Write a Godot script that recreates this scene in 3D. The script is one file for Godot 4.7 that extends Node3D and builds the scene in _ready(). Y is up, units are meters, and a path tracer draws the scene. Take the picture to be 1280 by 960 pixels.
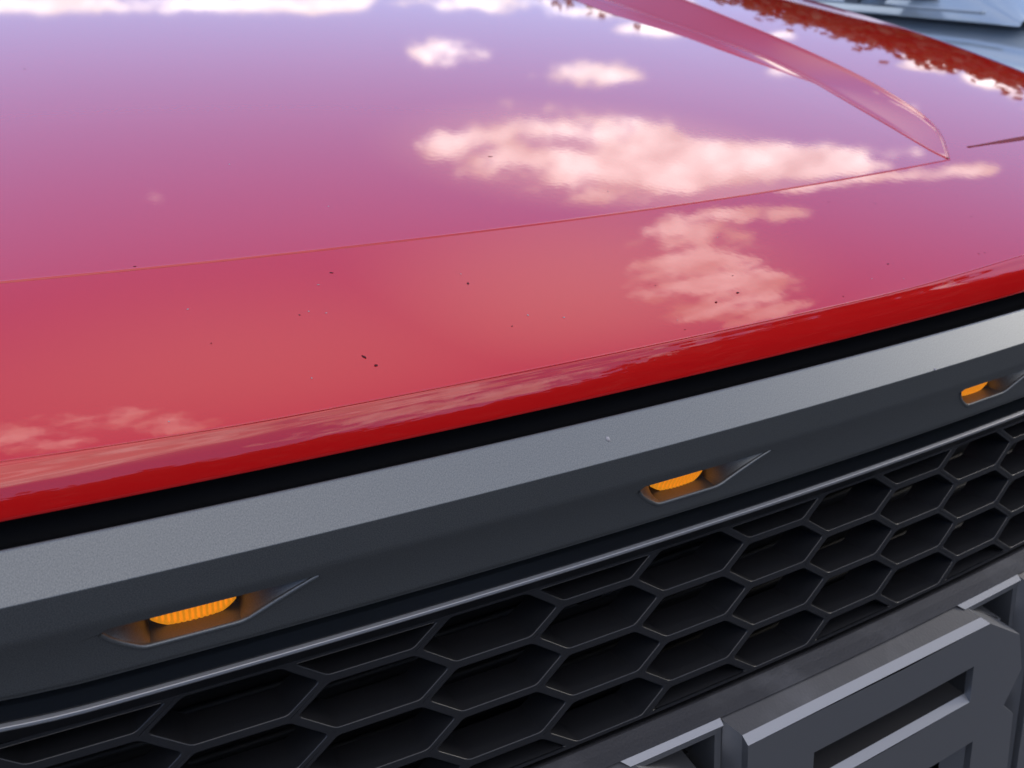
extends Node3D
# Close view over the nose of a red pickup truck: bonnet, grille surround with amber markers, honeycomb mesh, raised letter.
# Truck axes: x to the viewer's right, y up, z towards the viewer; the truck node stands on the ground.

const GY := 1.13            # height of the grille's reference line above the ground
const BOW := 0.0985         # the nose is curved in plan: z falls by BOW * x^2
const TILT := 0.2709        # the honeycomb leans back by this angle
const HX := 0.0625          # column pitch of the honeycomb
const HA := 0.0434          # length of a cell's flat edge
const HH := 0.02794         # row pitch
const H2 := Vector2(0.12147, -0.03505)     # (y, z) of the bonnet's front crease

var truck: Node3D
var m := {}
var noise := FastNoiseLite.new()

# ------------------------------------------------------------------ helpers
func part(called: String, mesh: Mesh, mat: Material, parent: Node, label := "") -> MeshInstance3D:
	var o := MeshInstance3D.new()
	o.name = called
	o.mesh = mesh
	o.material_override = mat
	if label: o.set_meta("label", label)
	parent.add_child(o, true)
	return o

func thing(called: String, label: String, category: String, at: Vector3, group := "") -> Node3D:
	var o := Node3D.new()
	o.name = called
	o.position = at
	o.set_meta("label", label)
	o.set_meta("category", category)
	if group: o.set_meta("group", group)
	add_child(o, true)
	return o

class MB:
	var v := PackedVector3Array()
	var n := PackedVector3Array()
	var t := PackedVector2Array()
	var c := PackedColorArray()
	var i := PackedInt32Array()
	func vert(p: Vector3, nn: Vector3, uv := Vector2.ZERO) -> int:
		v.append(p); n.append(nn); t.append(uv)
		return v.size() - 1
	# a triangle wound so that its front looks along the vertices' normals (front faces run clockwise)
	func tri(a: int, b: int, d: int) -> void:
		var g := (v[d] - v[a]).cross(v[b] - v[a])
		if g.dot(n[a] + n[b] + n[d]) >= 0.0: i.append_array([a, b, d])
		else: i.append_array([a, d, b])
	func quad(a: int, b: int, d: int, e: int) -> void:
		tri(a, b, d); tri(a, d, e)
	func flat(p: Array, out: Vector3) -> void:          # a convex flat polygon whose front looks towards out
		var g: Vector3 = (p[1] - p[0]).cross(p[2] - p[0]).normalized()
		if g.dot(out) < 0.0: g = -g
		var f := v.size()
		for q in p: vert(q, g)
		for k in range(1, p.size() - 1): tri(f, f + k, f + k + 1)
	func grid(nu: int, nv: int, f: Callable, up: Vector3, uvf = null) -> void:   # a smooth sheet f(a, b), a and b from 0 to 1
		var f0 := v.size()
		var e := 0.0006
		for jv in nv + 1:
			for ju in nu + 1:
				var a := float(ju) / nu
				var b := float(jv) / nv
				var a0 := maxf(a - e, 0.0)
				var b0 := maxf(b - e, 0.0)
				var a1 := minf(a + e, 1.0)
				var b1 := minf(b + e, 1.0)
				var p: Vector3 = f.call(a, b)
				var pu: Vector3 = f.call(a1, b) - f.call(a0, b)
				var pv: Vector3 = f.call(a, b1) - f.call(a, b0)
				var g := pu.cross(pv).normalized()
				if g.length_squared() < 0.5: g = up
				if g.dot(up) < 0.0: g = -g
				vert(p, g, uvf.call(p) if uvf != null else Vector2(a, b))
		for jv in nv:
			for ju in nu:
				var q := f0 + jv * (nu + 1) + ju
				quad(q, q + 1, q + nu + 2, q + nu + 1)
	func box(lo: Vector3, hi: Vector3, ch := 0.0) -> void:    # a box with chamfered edges
		for ax in 3:
			for s in [-1, 1]:
				var nn := Vector3.ZERO
				nn[ax] = s
				var b := (ax + 1) % 3
				var d := (ax + 2) % 3
				var pts := []
				for k in [[0, 0], [1, 0], [1, 1], [0, 1]]:
					var p := Vector3.ZERO
					p[ax] = hi[ax] if s > 0 else lo[ax]
					p[b] = (hi[b] - ch) if k[0] else (lo[b] + ch)
					p[d] = (hi[d] - ch) if k[1] else (lo[d] + ch)
					pts.append(p)
				flat(pts, nn)
		if ch <= 0.0: return
		for ax in 3:
			var b := (ax + 1) % 3
			var d := (ax + 2) % 3
			for sb in [-1, 1]:
				for sd in [-1, 1]:
					var pts := []
					for k in [[0, 0], [1, 0], [1, 1], [0, 1]]:
						var p := Vector3.ZERO
						p[ax] = (hi[ax] - ch) if k[0] else (lo[ax] + ch)
						p[b] = (hi[b] if sb > 0 else lo[b]) - (sb * ch if k[1] else 0.0)
						p[d] = (hi[d] if sd > 0 else lo[d]) - (0.0 if k[1] else sd * ch)
						pts.append(p)
					var nn := Vector3.ZERO
					nn[b] = sb; nn[d] = sd
					flat(pts, nn)
	func tube(path: Array, r: float, sides := 8) -> void:
		var f0 := v.size()
		for k in path.size():
			var dir: Vector3 = (path[mini(k + 1, path.size() - 1)] - path[maxi(k - 1, 0)]).normalized()
			var s := dir.cross(Vector3(0.13, 0.9, 0.31)).normalized()
			var w := dir.cross(s)
			for q in sides:
				var a := TAU * q / sides
				var nn := s * cos(a) + w * sin(a)
				vert(path[k] + nn * r, nn)
		for k in path.size() - 1:
			for q in sides:
				var a := f0 + k * sides + q
				var b := f0 + k * sides + (q + 1) % sides
				quad(a, b, b + sides, a + sides)
	func mesh() -> ArrayMesh:
		var arr := []
		arr.resize(Mesh.ARRAY_MAX)
		arr[Mesh.ARRAY_VERTEX] = v
		arr[Mesh.ARRAY_NORMAL] = n
		arr[Mesh.ARRAY_TEX_UV] = t
		if c.size() == v.size(): arr[Mesh.ARRAY_COLOR] = c
		arr[Mesh.ARRAY_INDEX] = i
		var out := ArrayMesh.new()
		out.add_surface_from_arrays(Mesh.PRIMITIVE_TRIANGLES, arr)
		return out

func table(x: float, xs: Array, ys: Array) -> float:
	if x <= xs[0]: return ys[0]
	for k in range(1, xs.size()):
		if x <= xs[k]: return lerpf(ys[k - 1], ys[k], (x - xs[k - 1]) / (xs[k] - xs[k - 1]))
	return ys[-1]

func curve(x: float, xs: Array, ys: Array) -> float:     # the same, without kinks
	if x <= xs[0]: return ys[0]
	var k := 1
	var last := xs.size() - 1
	while k < last and x > xs[k]: k += 1
	if x >= xs[last]: return ys[last]
	var a := k - 1
	var h: float = xs[k] - xs[a]
	var ma: float = (ys[k] - ys[a]) / h if a == 0 else (ys[k] - ys[a - 1]) / (xs[k] - xs[a - 1])
	var mb: float = (ys[k] - ys[a]) / h if k == last else (ys[k + 1] - ys[a]) / (xs[k + 1] - xs[a])
	var t: float = (x - xs[a]) / h
	return ys[a] * (1.0 + 2.0 * t) * (1.0 - t) * (1.0 - t) + h * ma * t * (1.0 - t) * (1.0 - t) + ys[k] * t * t * (3.0 - 2.0 * t) + h * mb * t * t * (t - 1.0)

# a profile of (y, z) corners with rounded corners, as [points, normals]; it runs from the back over the top and down the front
func profile(pts: Array, radii: Array) -> Array:
	var p := []
	var nn := []
	for k in pts.size():
		var d0: Vector2 = (pts[k] - pts[k - 1]).normalized() if k > 0 else Vector2.ZERO
		var d1: Vector2 = (pts[k + 1] - pts[k]).normalized() if k + 1 < pts.size() else Vector2.ZERO
		var n0 := Vector2(d0.y, -d0.x)
		var n1 := Vector2(d1.y, -d1.x)
		if k == 0: p.append(pts[k]); nn.append(n1)
		elif k + 1 == pts.size(): p.append(pts[k]); nn.append(n0)
		elif radii[k] <= 0.0:
			p.append(pts[k]); nn.append(n0); p.append(pts[k]); nn.append(n1)
		else:
			var cut: float = radii[k] * tan(absf(d0.angle_to(d1)) / 2.0)
			var a: Vector2 = pts[k] - d0 * cut
			var b: Vector2 = pts[k] + d1 * cut
			for q in 7:
				var s := q / 6.0
				p.append(a.lerp(pts[k], s).lerp(pts[k].lerp(b, s), s))
				nn.append(n0.slerp(n1, s))
	return [p, nn]

func sweep(mb: MB, prof: Array, xs: Array, shift = null) -> void:
	var w: int = prof[0].size()
	var f0 := mb.v.size()
	for x in xs:
		for k in w:
			var q: Vector2 = prof[0][k]
			var nq: Vector2 = prof[1][k]
			var p := Vector3(x, q.x, q.y - BOW * x * x)
			if shift != null: p += shift.call(x, k)
			mb.vert(p, Vector3(2.0 * BOW * x * nq.y, nq.x, nq.y).normalized(), Vector2(x, k))
	for j in xs.size() - 1:
		for k in w - 1:
			if prof[0][k].distance_to(prof[0][k + 1]) < 1e-7: continue
			var a := f0 + j * w + k
			mb.quad(a, a + 1, a + w + 1, a + w)

func span(a: float, b: float, step: float) -> Array:
	var out := []
	var k := maxi(1, ceili((b - a) / step))
	for q in k + 1: out.append(lerpf(a, b, float(q) / k))
	return out

# ------------------------------------------------------------------ materials
func noise_tex(freq: float, size: int, octaves: int, as_normal := false, bump := 4.0, ramp: Gradient = null) -> NoiseTexture2D:
	var f := FastNoiseLite.new()
	f.seed = 7
	f.noise_type = FastNoiseLite.TYPE_SIMPLEX_SMOOTH
	f.frequency = freq
	f.fractal_octaves = octaves
	var t := NoiseTexture2D.new()
	t.width = size; t.height = size
	t.seamless = true
	t.noise = f
	t.as_normal_map = as_normal
	t.bump_strength = bump
	if ramp: t.color_ramp = ramp
	return t

func ramp(cols: Array) -> Gradient:
	var g := Gradient.new()
	var offs := PackedFloat32Array()
	var cc := PackedColorArray()
	for q in cols:
		offs.append(q[0]); cc.append(q[1])
	g.offsets = offs
	g.colors = cc
	return g

func lin(r: float, g: float, b: float, a := 1.0) -> Color:
	return Color(r, g, b, a).linear_to_srgb()

func mat(called: String, c: Color, rough: float, metal := 0.0, spec := 0.5) -> StandardMaterial3D:
	var s := StandardMaterial3D.new()
	s.resource_name = called
	s.albedo_color = c
	s.roughness = rough
	s.metallic = metal
	s.metallic_specular = spec
	m[called] = s
	return s

func relief(s: StandardMaterial3D, tex: Texture2D, height_cm: float, per_metre: float) -> void:
	s.heightmap_enabled = true
	s.heightmap_texture = tex
	s.heightmap_scale = height_cm
	s.uv1_triplanar = true
	s.uv1_scale = Vector3.ONE * per_metre

func make_materials() -> void:
	var red := mat("red_paint", lin(0.53, 0.008, 0.009), 0.03, 0.0, 0.5)
	red.clearcoat_enabled = true
	red.clearcoat = 0.5
	red.clearcoat_roughness = 0.02
	relief(red, noise_tex(0.05, 2048, 2), 0.0014, 1.5)
	red.uv1_offset = Vector3(0.45, 0.2, 0.1)      # orange peel of the clear coat
	var trim := mat("textured_grey_trim", lin(0.205, 0.218, 0.222), 0.47, 0.8)
	relief(trim, noise_tex(0.3, 512, 2), 0.0045, 10.0)
	trim.albedo_texture = noise_tex(0.3, 512, 2, false, 1.0, ramp([[0.0, Color(0.72, 0.72, 0.74)], [0.5, Color(0.9, 0.9, 0.9)], [0.75, Color(1, 1, 1)], [1.0, Color(1, 1, 1)]]))
	var gloss := mat("gloss_black", lin(0.008, 0.009, 0.012), 0.16)
	relief(gloss, noise_tex(0.02, 256, 2), 0.001, 9.0)
	var cell := mat("satin_charcoal", lin(0.017, 0.0176, 0.020), 0.34)
	relief(cell, noise_tex(0.3, 256, 2), 0.002, 14.0)
	var bar := mat("grained_black_plastic", lin(0.034, 0.035, 0.040), 0.5)
	relief(bar, noise_tex(0.25, 512, 3), 0.012, 8.0)
	bar.albedo_texture = noise_tex(0.007, 512, 5, false, 1.0, ramp([[0.0, Color(0.66, 0.66, 0.68)], [0.6, Color(0.70, 0.70, 0.71)], [0.72, Color(0.80, 0.80, 0.80)], [1.0, Color(1, 1, 1)]]))
	bar.uv1_scale = Vector3.ONE * 4.0
	bar.albedo_color = lin(0.07, 0.071, 0.079)
	var letter := mat("letter_grey", lin(0.28, 0.286, 0.30), 0.40, 0.82)
	relief(letter, noise_tex(0.3, 512, 2), 0.003, 10.0)
	mat("dull_black", lin(0.018, 0.018, 0.019), 0.8, 0.0, 0.25)
	mat("black_core", lin(0.02, 0.02, 0.021), 0.5, 0.0, 0.4)
	var amber := mat("amber_lens", lin(0.85, 0.26, 0.01), 0.12)
	amber.emission_enabled = true
	amber.emission = lin(1.0, 0.36, 0.02)
	amber.emission_energy_multiplier = 0.22
	mat("dirt", lin(0.07, 0.016, 0.02), 0.9, 0.0, 0.2)
	mat("pale_chip", lin(0.33, 0.32, 0.33), 0.7, 0.0, 0.3)
	mat("dull_red", lin(0.17, 0.008, 0.012), 0.6, 0.0, 0.3)
	var asphalt := mat("asphalt", Color.WHITE, 0.9)
	asphalt.albedo_texture = noise_tex(0.08, 512, 5, false, 1.0, ramp([[0.0, lin(0.06, 0.06, 0.06)], [0.6, lin(0.10, 0.10, 0.099)], [1.0, lin(0.15, 0.148, 0.145)]]))
	asphalt.uv1_triplanar = true
	asphalt.uv1_scale = Vector3.ONE * 0.7
	mat("silver_paint", lin(0.40, 0.47, 0.53), 0.12, 0.35)
	mat("tinted_glass", lin(0.02, 0.03, 0.04), 0.03)
	mat("tyre_rubber", lin(0.02, 0.02, 0.021), 0.8)
	mat("rim_alloy", lin(0.5, 0.5, 0.52), 0.3, 0.9)
	mat("bark", lin(0.09, 0.065, 0.045), 0.9)
	var leaf := mat("leaf", lin(0.045, 0.075, 0.025), 0.6)
	leaf.cull_mode = BaseMaterial3D.CULL_DISABLED
	leaf.backlight_enabled = true
	leaf.backlight = Color(0.2, 0.25, 0.1)

# ------------------------------------------------------------------ the sky
func blob(cov: PackedFloat32Array, w: int, h: int, az: float, el: float, ra: float, re: float, amt: float, slant := 0.0) -> void:
	var reach := 1.9
	var y0 := maxi(0, floori((el - re * reach - absf(slant) * ra * 2.0) / 90.0 * h))
	var y1 := mini(h - 1, ceili((el + re * reach + absf(slant) * ra * 2.0) / 90.0 * h))
	var x0 := floori((az - ra * reach) / 360.0 * w)
	var x1 := ceili((az + ra * reach) / 360.0 * w)
	for y in range(y0, y1 + 1):
		var e := (y + 0.5) / h * 90.0
		for xx in range(x0, x1 + 1):
			var a := (xx + 0.5) / w * 360.0 - az
			var q := (e - el - slant * a) / re
			var d := (a / ra) * (a / ra) + q * q
			if d < 3.6:
				var at := y * w + posmod(xx, w)
				cov[at] = maxf(cov[at], amt * (1.0 - d / 1.4))

func make_sky() -> Sky:
	var w := 2048
	var h := 512                       # rows from the horizon to the zenith
	var cov := PackedFloat32Array()
	cov.resize(w * h)
	cov.fill(-1.0)
	# clouds: azimuth from straight behind the bonnet towards the right, elevation, half sizes in degrees, density
	for b in CLOUDS: blob(cov, w, h, b[0], b[1], b[2], b[3], b[4], b[5] if b.size() > 5 else 0.0)
	var rng := RandomNumberGenerator.new()
	rng.seed = 21
	for k in 46:                       # the same fair-weather clouds all round
		var az := rng.randf_range(82.0, 322.0)
		var el := 9.0 + 60.0 * pow(rng.randf(), 1.5)
		var sz := rng.randf_range(3.0, 10.0)
		blob(cov, w, h, az, el, sz * 1.7 / cos(deg_to_rad(el)), sz * 0.55, rng.randf_range(0.5, 1.0), rng.randf_range(-0.1, 0.1))
	var veil := PackedFloat32Array()
	veil.resize(w * h)
	for b in VEILS: blob(veil, w, h, b[0], b[1], b[2], b[3], b[4])
	var f := FastNoiseLite.new()
	f.seed = 5
	f.noise_type = FastNoiseLite.TYPE_SIMPLEX_SMOOTH
	f.frequency = 5.0
	f.fractal_octaves = 5
	f.fractal_gain = 0.55
	var data := PackedFloat32Array()
	data.resize(w * h * 2 * 3)
	for y in h:
		var el := (y + 0.5) / h * PI / 2.0
		var s := sin(el)
		var base := Vector3(0.25, 0.355, 0.60).lerp(Vector3(0.125, 0.24, 0.52), smoothstep(0.12, 0.48, s)).lerp(Vector3(0.11, 0.19, 0.40), smoothstep(0.42, 0.86, s))
		var row := (h - 1 - y) * w
		for x in w:
			var col := base
			var cv := cov[y * w + x]
			var vl := veil[y * w + x]
			if vl > 0.0: col = col.lerp(Vector3(0.92, 0.82, 0.78), smoothstep(0.0, 1.0, vl) * 0.85)
			if cv > -0.9:
				var az := (x + 0.5) / w * TAU
				var d := Vector3(sin(az) * cos(el), s * 1.6, -cos(az) * cos(el))
				var nz := f.get_noise_3dv(d)
				var fine := f.get_noise_3dv(d * 4.3)
				var dens := smoothstep(0.0, 0.72, cv * 0.95 + nz * 1.2 + fine * 0.7)
				if dens > 0.0:
					var core := clampf(0.62 + 0.6 * f.get_noise_3dv(d * 1.7 + Vector3(3, 1, 2)) + 0.35 * cv, 0.55, 1.12)
					col = col.lerp(Vector3(1.26, 1.23, 1.22) * core, dens * 0.86)
			var at := (row + x) * 3
			data[at] = col.x; data[at + 1] = col.y; data[at + 2] = col.z
	for y in range(h, h * 2):
		for x in w:
			var at := (y * w + x) * 3
			data[at] = 0.10; data[at + 1] = 0.11; data[at + 2] = 0.13
	var im := Image.create_from_data(w, h * 2, false, Image.FORMAT_RGBF, data.to_byte_array())
	var sky := Sky.new()
	var pm := PanoramaSkyMaterial.new()
	pm.panorama = ImageTexture.create_from_image(im)
	sky.sky_material = pm
	return sky

# thin high veils, those overhead and behind the viewer added to brighten the red: azimuth, elevation, half sizes, density
const VEILS := [[14.0, 57.0, 46.0, 15.0, 0.46], [44.0, 45.0, 24.0, 14.0, 0.52], [38.0, 23.0, 17.0, 4.5, 0.5], [180.0, 88.0, 190.0, 16.0, 0.95], [190.0, 56.0, 70.0, 22.0, 0.85], [110.0, 40.0, 40.0, 14.0, 0.5], [290.0, 44.0, 40.0, 14.0, 0.6]]

const CLOUDS := [
	[1.1, 12.7, 5.53, 0.65, 0.55, 0.00], [9.7, 12.7, 5.75, 0.63, 0.55, -0.04], [17.6, 12.2, 4.35, 0.60, 0.52, -0.08], [25.9, 11.4, 3.98, 0.75, 0.52, -0.12], [32.6, 11.1, 3.07, 0.67, 0.55, -0.16], [37.0, 11.9, 2.17, 0.46, 0.52, -0.18], [24.7, 15.6, 2.13, 0.98, 0.40, -0.10], [26.8, 15.4, 2.00, 0.55, 0.34, -0.10], [32.4, 16.4, 2.05, 0.85, 0.40, -0.15], [34.5, 16.2, 1.92, 0.47, 0.34, -0.15], [28.4, 19.4, 1.17, 0.44, 0.40, -0.11], [25.3, 23.1, 2.40, 1.40, 1.00, -0.09], [27.4, 22.1, 2.60, 1.10, 0.75, -0.09], [28.7, 24.1, 3.08, 1.94, 0.95, -0.11], [33.0, 24.2, 4.18, 2.40, 0.90, -0.14], [33.5, 20.9, 6.41, 1.49, 0.62, -0.15], [39.4, 22.6, 5.04, 2.22, 1.00, -0.19], [45.1, 21.1, 5.49, 1.67, 0.95, -0.23], [50.6, 20.1, 4.22, 1.17, 0.90, -0.26], [53.5, 18.7, 2.23, 0.88, 0.60, -0.27], [35.2, 26.1, 3.41, 1.15, 0.55, -0.14], [4.5, 26.9, 1.09, 0.40, 0.35, 0.08], [52.5, 26.3, 3.48, 0.73, 0.50, -0.35], [56.9, 23.8, 4.08, 0.85, 0.85, -0.40], [60.6, 21.8, 1.69, 0.67, 0.70, -0.43], [46.9, 34.2, 4.25, 2.20, 0.65, -0.25], [54.5, 39.5, 5.0, 3.0, 0.9, -0.25], [50.2, 30.8, 3.33, 1.00, 0.60, -0.30], [51.2, 37.1, 4.83, 3.29, 0.85, -0.25], [58.6, 41.3, 4.37, 3.56, 0.95, -0.26], [64.4, 42.0, 1.88, 2.11, 0.60, -0.29], [-11.8, 61.3, 5.56, 3.56, 0.90, 0.46], [-3.3, 60.7, 7.05, 2.76, 0.95, 0.33], [4.8, 63.7, 6.05, 2.54, 0.60, 0.25], [45.4, 13.5, 1.13, 0.69, 0.70, -0.28], [54.3, 11.6, 1.72, 2.00, 1.00, -0.60], [58.0, 12.0, 1.43, 1.63, 1.00, -0.60], [50.8, 11.1, 1.62, 0.87, 0.80, -0.60],
	[-10.0, 12.2, 7.0, 0.8, 0.95], [66.0, 13.0, 6.0, 1.5, 0.8],
	# the broad thin cloud overhead, and clouds behind the viewer added as front light
	[60, 82, 80, 6, 0.8], [200, 80, 70, 7, 0.8], [150, 62, 20, 6, 0.8], [225, 56, 18, 6, 0.8], [185, 47, 18, 6, 0.85], [205, 36, 12, 4, 0.7], [160, 38, 12, 4, 0.7], [265, 60, 18, 6, 0.6], [118, 50, 14, 4, 0.7], [300, 74, 40, 5, 0.6],
]

# ------------------------------------------------------------------ the bonnet
var slope_sum := PackedFloat32Array()

func outer(x: float, s: float) -> float:            # height of the bonnet's skin at x, s metres behind the front crease
	var q := clampf(s, 0.0, 1.39) * 500.0
	var k := int(q)
	var y := H2.x + lerpf(slope_sum[k], slope_sum[k + 1], q - k) + minf(s, 0.0) * 0.3
	var ax := absf(x)
	var xe := curve(s, [0.1, 0.2, 0.35, 0.5, 0.65, 0.9], [0.76, 0.79, 0.835, 0.88, 0.915, 0.95])
	y -= 0.08 * pow(maxf(ax - 0.62, 0.0), 2.0) + 3.2 * pow(maxf(ax - xe, 0.0), 2.0)
	return y

func skin(x: float, s: float, drop := 0.0) -> Vector3:
	return Vector3(x, outer(x, s) - drop, H2.y - BOW * x * x - s)

func panel_front(x: float) -> float:
	return 0.1255 + 0.055 * pow(minf(absf(x), 0.42), 2.0)

func panel_drop(s: float) -> float:
	return 0.036 * (1.0 - exp(-maxf(s, 0.0) / 0.55))

func wall_top(s: float) -> float:
	return curve(s, [0.137, 0.154, 0.176, 0.202, 0.233, 0.281, 0.353, 0.459, 0.621, 0.754, 1.2], [0.4195, 0.438, 0.461, 0.483, 0.501, 0.520, 0.542, 0.564, 0.592, 0.618, 0.70])

func wall_foot(s: float) -> float:
	return curve(s, [0.137, 0.158, 0.217, 0.284, 0.408, 0.586, 0.734, 0.930, 1.2], [0.4188, 0.423, 0.444, 0.468, 0.513, 0.558, 0.584, 0.614, 0.66])

func panel_at(x: float, s: float) -> Vector3:
	var ax := absf(x)
	var d := panel_drop(s - panel_front(x))
	# a soft ridge runs back beside the wall; from it the sheet slopes down into a shallow gutter at the wall's foot
	if s > 0.47 and ax > 0.49:
		var from := curve(s, [0.47, 0.50, 0.66, 0.79, 0.93, 1.2], [0.517, 0.518, 0.518, 0.517, 0.533, 0.56])
		var to := maxf(curve(s, [0.47, 0.50, 0.60, 0.77, 0.93, 1.2], [0.517, 0.5215, 0.548, 0.577, 0.592, 0.63]), from)
		var wide := to - from + 0.0005
		var q := (ax - from) / wide
		# straight ramp with rounded shoulders
		var r := 0.12
		var ramp_y := 0.0 if q < -r else (q + r) * (q + r) / (4.0 * r) if q < r else q if q < 1.0 - r else 1.0 - (1.0 + r - q) * (1.0 + r - q) / (4.0 * r) if q < 1.0 + r else 1.0
		d += wide * 0.085 * ramp_y * smoothstep(0.46, 0.51, s)
	return skin(x, s, d)

func lip_back(x: float) -> float:                   # the lip reaches further back towards the bonnet's corners
	return 0.0065 * smoothstep(0.17, 0.40, absf(x))

func make_bonnet() -> void:
	var acc := 0.0
	for k in 702:
		slope_sum.append(acc)
		acc += tan(deg_to_rad(3.6 + 8.5 * exp(-k * 0.002 / 0.65) + 7.0 * exp(-k * 0.002 / 0.05))) * 0.002
	var mb := MB.new()
	var up := Vector3.UP
	var sc := 0.137
	# the sloping front band, up to the crease of the recessed centre panel
	var band := func(a: float, b: float) -> Vector3:
		var x := lerpf(-1.0, 1.0, a)
		var lim := panel_front(x) if absf(x) < 0.4195 else sc
		return skin(x, lerpf(lip_back(x), lim, b))
	mb.grid(280, 30, band, up)
	for sd in [-1.0, 1.0]:
		var side := func(a: float, b: float) -> Vector3:
			var s := lerpf(sc, 1.15, b * b * 0.5 + b * 0.5)
			return skin(sd * lerpf(wall_top(s), 1.0, a), s)
		mb.grid(90, 130, side, up)
		# the wall between outer skin and panel, its edges rounded
		var wall := func(a: float, b: float) -> Vector3:
			var s := lerpf(sc, 1.15, b * b * 0.5 + b * 0.5)
			var top := skin(sd * wall_top(s), s)
			var xf := wall_foot(s)
			var foot := panel_at(sd * xf, s)
			var r := clampf(0.004 / (wall_top(s) - xf + 0.0001), 0.0, 0.45)
			var e := a
			# straight flank with short rounded ends
			var k := smoothstep(0.0, r * 2.0, a) * r * 0.5
			var y := lerpf(top.y, foot.y, e)
			y += 0.0010 * smoothstep(0.0, 0.5, (s - sc) * 4.0) * (exp(-pow(a / 0.08, 2.0)) - exp(-pow((1.0 - a) / 0.08, 2.0))) * 0.8 + 0.0 * k
			return Vector3(lerpf(top.x, foot.x, e), y, lerpf(top.z, foot.z, e))
		mb.grid(28, 130, wall, up)
	var panel := func(a: float, b: float) -> Vector3:
		var s0 := lerpf(sc, 1.15, b * b * 0.5 + b * 0.5)
		var xf := wall_foot(s0)
		var x := lerpf(-xf, xf, a)
		var s := s0 + (panel_front(x) - sc) * (1.0 - b) * (1.0 - b)
		return panel_at(x, s)
	mb.grid(420, 160, panel, up)
	# fine rolled edges along the panel's front crease and along both edges of its walls
	var crease := []
	for x in span(-0.4185, 0.4185, 0.006): crease.append(skin(x, panel_front(x), 0.0008))
	mb.tube(crease, 0.0014, 16)
	for sd in [-1.0, 1.0]:
		var rim := []
		var foot_line := []
		for q in 90:
			var s := lerpf(sc + 0.0005, 1.15, pow(q / 89.0, 1.6))
			rim.append(skin(sd * wall_top(s), s, 0.0013 + 0.0004 * exp(-(s - sc) * 60.0)))
			foot_line.append(panel_at(sd * wall_foot(s), s) - Vector3(0, 0.0007, 0))
		mb.tube(rim, 0.0021, 16)
		mb.tube(foot_line, 0.0016, 10)
	# the rolled front lip
	var lip := func(a: float, b: float) -> Vector3:
		var x := lerpf(-1.0, 1.0, a)
		var back := lip_back(x)
		var p_top := skin(x, back)
		var z_top := p_top.z + BOW * x * x
		var pts := [Vector2(p_top.y, z_top), Vector2(lerpf(p_top.y, 0.1165, 0.15), lerpf(z_top, -0.0313, 0.25)), Vector2(lerpf(p_top.y, 0.1165, 0.5), lerpf(z_top, -0.0313, 0.56)), Vector2(0.1165, -0.0313), Vector2(0.1115, -0.0284), Vector2(0.1068, -0.0263), Vector2(0.1042, -0.0254), Vector2(0.1031, -0.0258), Vector2(0.1026, -0.0285), Vector2(0.1030, -0.040)]
		var q := b * (pts.size() - 1)
		var k := clampi(int(q), 0, pts.size() - 2)
		var t := q - k
		var p0: Vector2 = pts[maxi(k - 1, 0)]
		var p1: Vector2 = pts[k]
		var p2: Vector2 = pts[k + 1]
		var p3: Vector2 = pts[mini(k + 2, pts.size() - 1)]
		var c := p1.cubic_interpolate(p2, p0, p3, t)
		return Vector3(x, c.x, c.y - BOW * x * x)
	mb.grid(200, 64, lip, Vector3(0, 0.3, 1))
	var bonnet := part("bonnet", mb.mesh(), m.red_paint, truck, "glossy red bonnet with recessed centre panel, mirroring sky and clouds")
	# thin crease line that stands proud along the top of the lip
	var bd := MB.new()
	var path := []
	for x in span(-0.8, 0.8, 0.01): path.append(skin(x, lip_back(x), 0.0003))
	bd.tube(path, 0.0006, 8)
	part("lip_crease", bd.mesh(), m.red_paint, bonnet)
	# specks of dirt and stone chips on the paint
	var rng := RandomNumberGenerator.new()
	rng.seed = 4
	var specks := SPECKS.duplicate()
	for k in 22:      # finer ones, thicker towards the front edge
		specks.append([rng.randf_range(-0.27, 0.36), 0.004 + 0.11 * pow(rng.randf(), 1.8), rng.randf_range(0.0003, 0.0006), 0 if rng.randf() < 0.6 else 1])
	for d in specks:
		var sp := MB.new()
		var r: float = d[2] * 0.75
		var ph := rng.randf() * TAU
		var base: Vector3 = panel_at(d[0], d[1]) if d[1] > panel_front(d[0]) else skin(d[0], d[1])
		var st := rng.randf_range(1.2, 2.2)
		var cen := sp.vert(base + Vector3(0, r * 0.35, 0), Vector3.UP)
		for k in 8:
			var a := TAU * k / 8.0
			var rr := r * rng.randf_range(0.6, 1.15)
			var off := Vector3(cos(a) * rr * st, 0, sin(a) * rr).rotated(Vector3.UP, ph)
			sp.vert(Vector3(base.x + off.x, base.y - off.z * 0.19, base.z + off.z) + Vector3(0, 0.00012, 0), Vector3(off.x, r, off.z).normalized())
		for k in 8: sp.tri(cen, cen + 1 + k, cen + 1 + (k + 1) % 8)
		part("dirt_speck", sp.mesh(), m.dirt if d[3] == 0 else m.pale_chip, bonnet)
	# a thin dull dark red strip laid on the skin right of the panel's corner
	var sm := MB.new()
	var dull_red := func(a: float, b: float) -> Vector3:
		var x := lerpf(0.466, 0.62, a)
		var wd := 0.0011 + 0.0028 * smoothstep(0.0, 0.8, a) + 0.0010 * noise.get_noise_2d(x * 900.0, 3.0)
		return skin(x, 0.1505 + (b - 0.5) * wd * 2.0 + 0.0006 * noise.get_noise_2d(x * 500.0, 40.0), -0.00025)
	sm.grid(60, 2, dull_red, up)
	part("dull_red_line", sm.mesh(), m.dull_red, bonnet, "dull dark red line")

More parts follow.
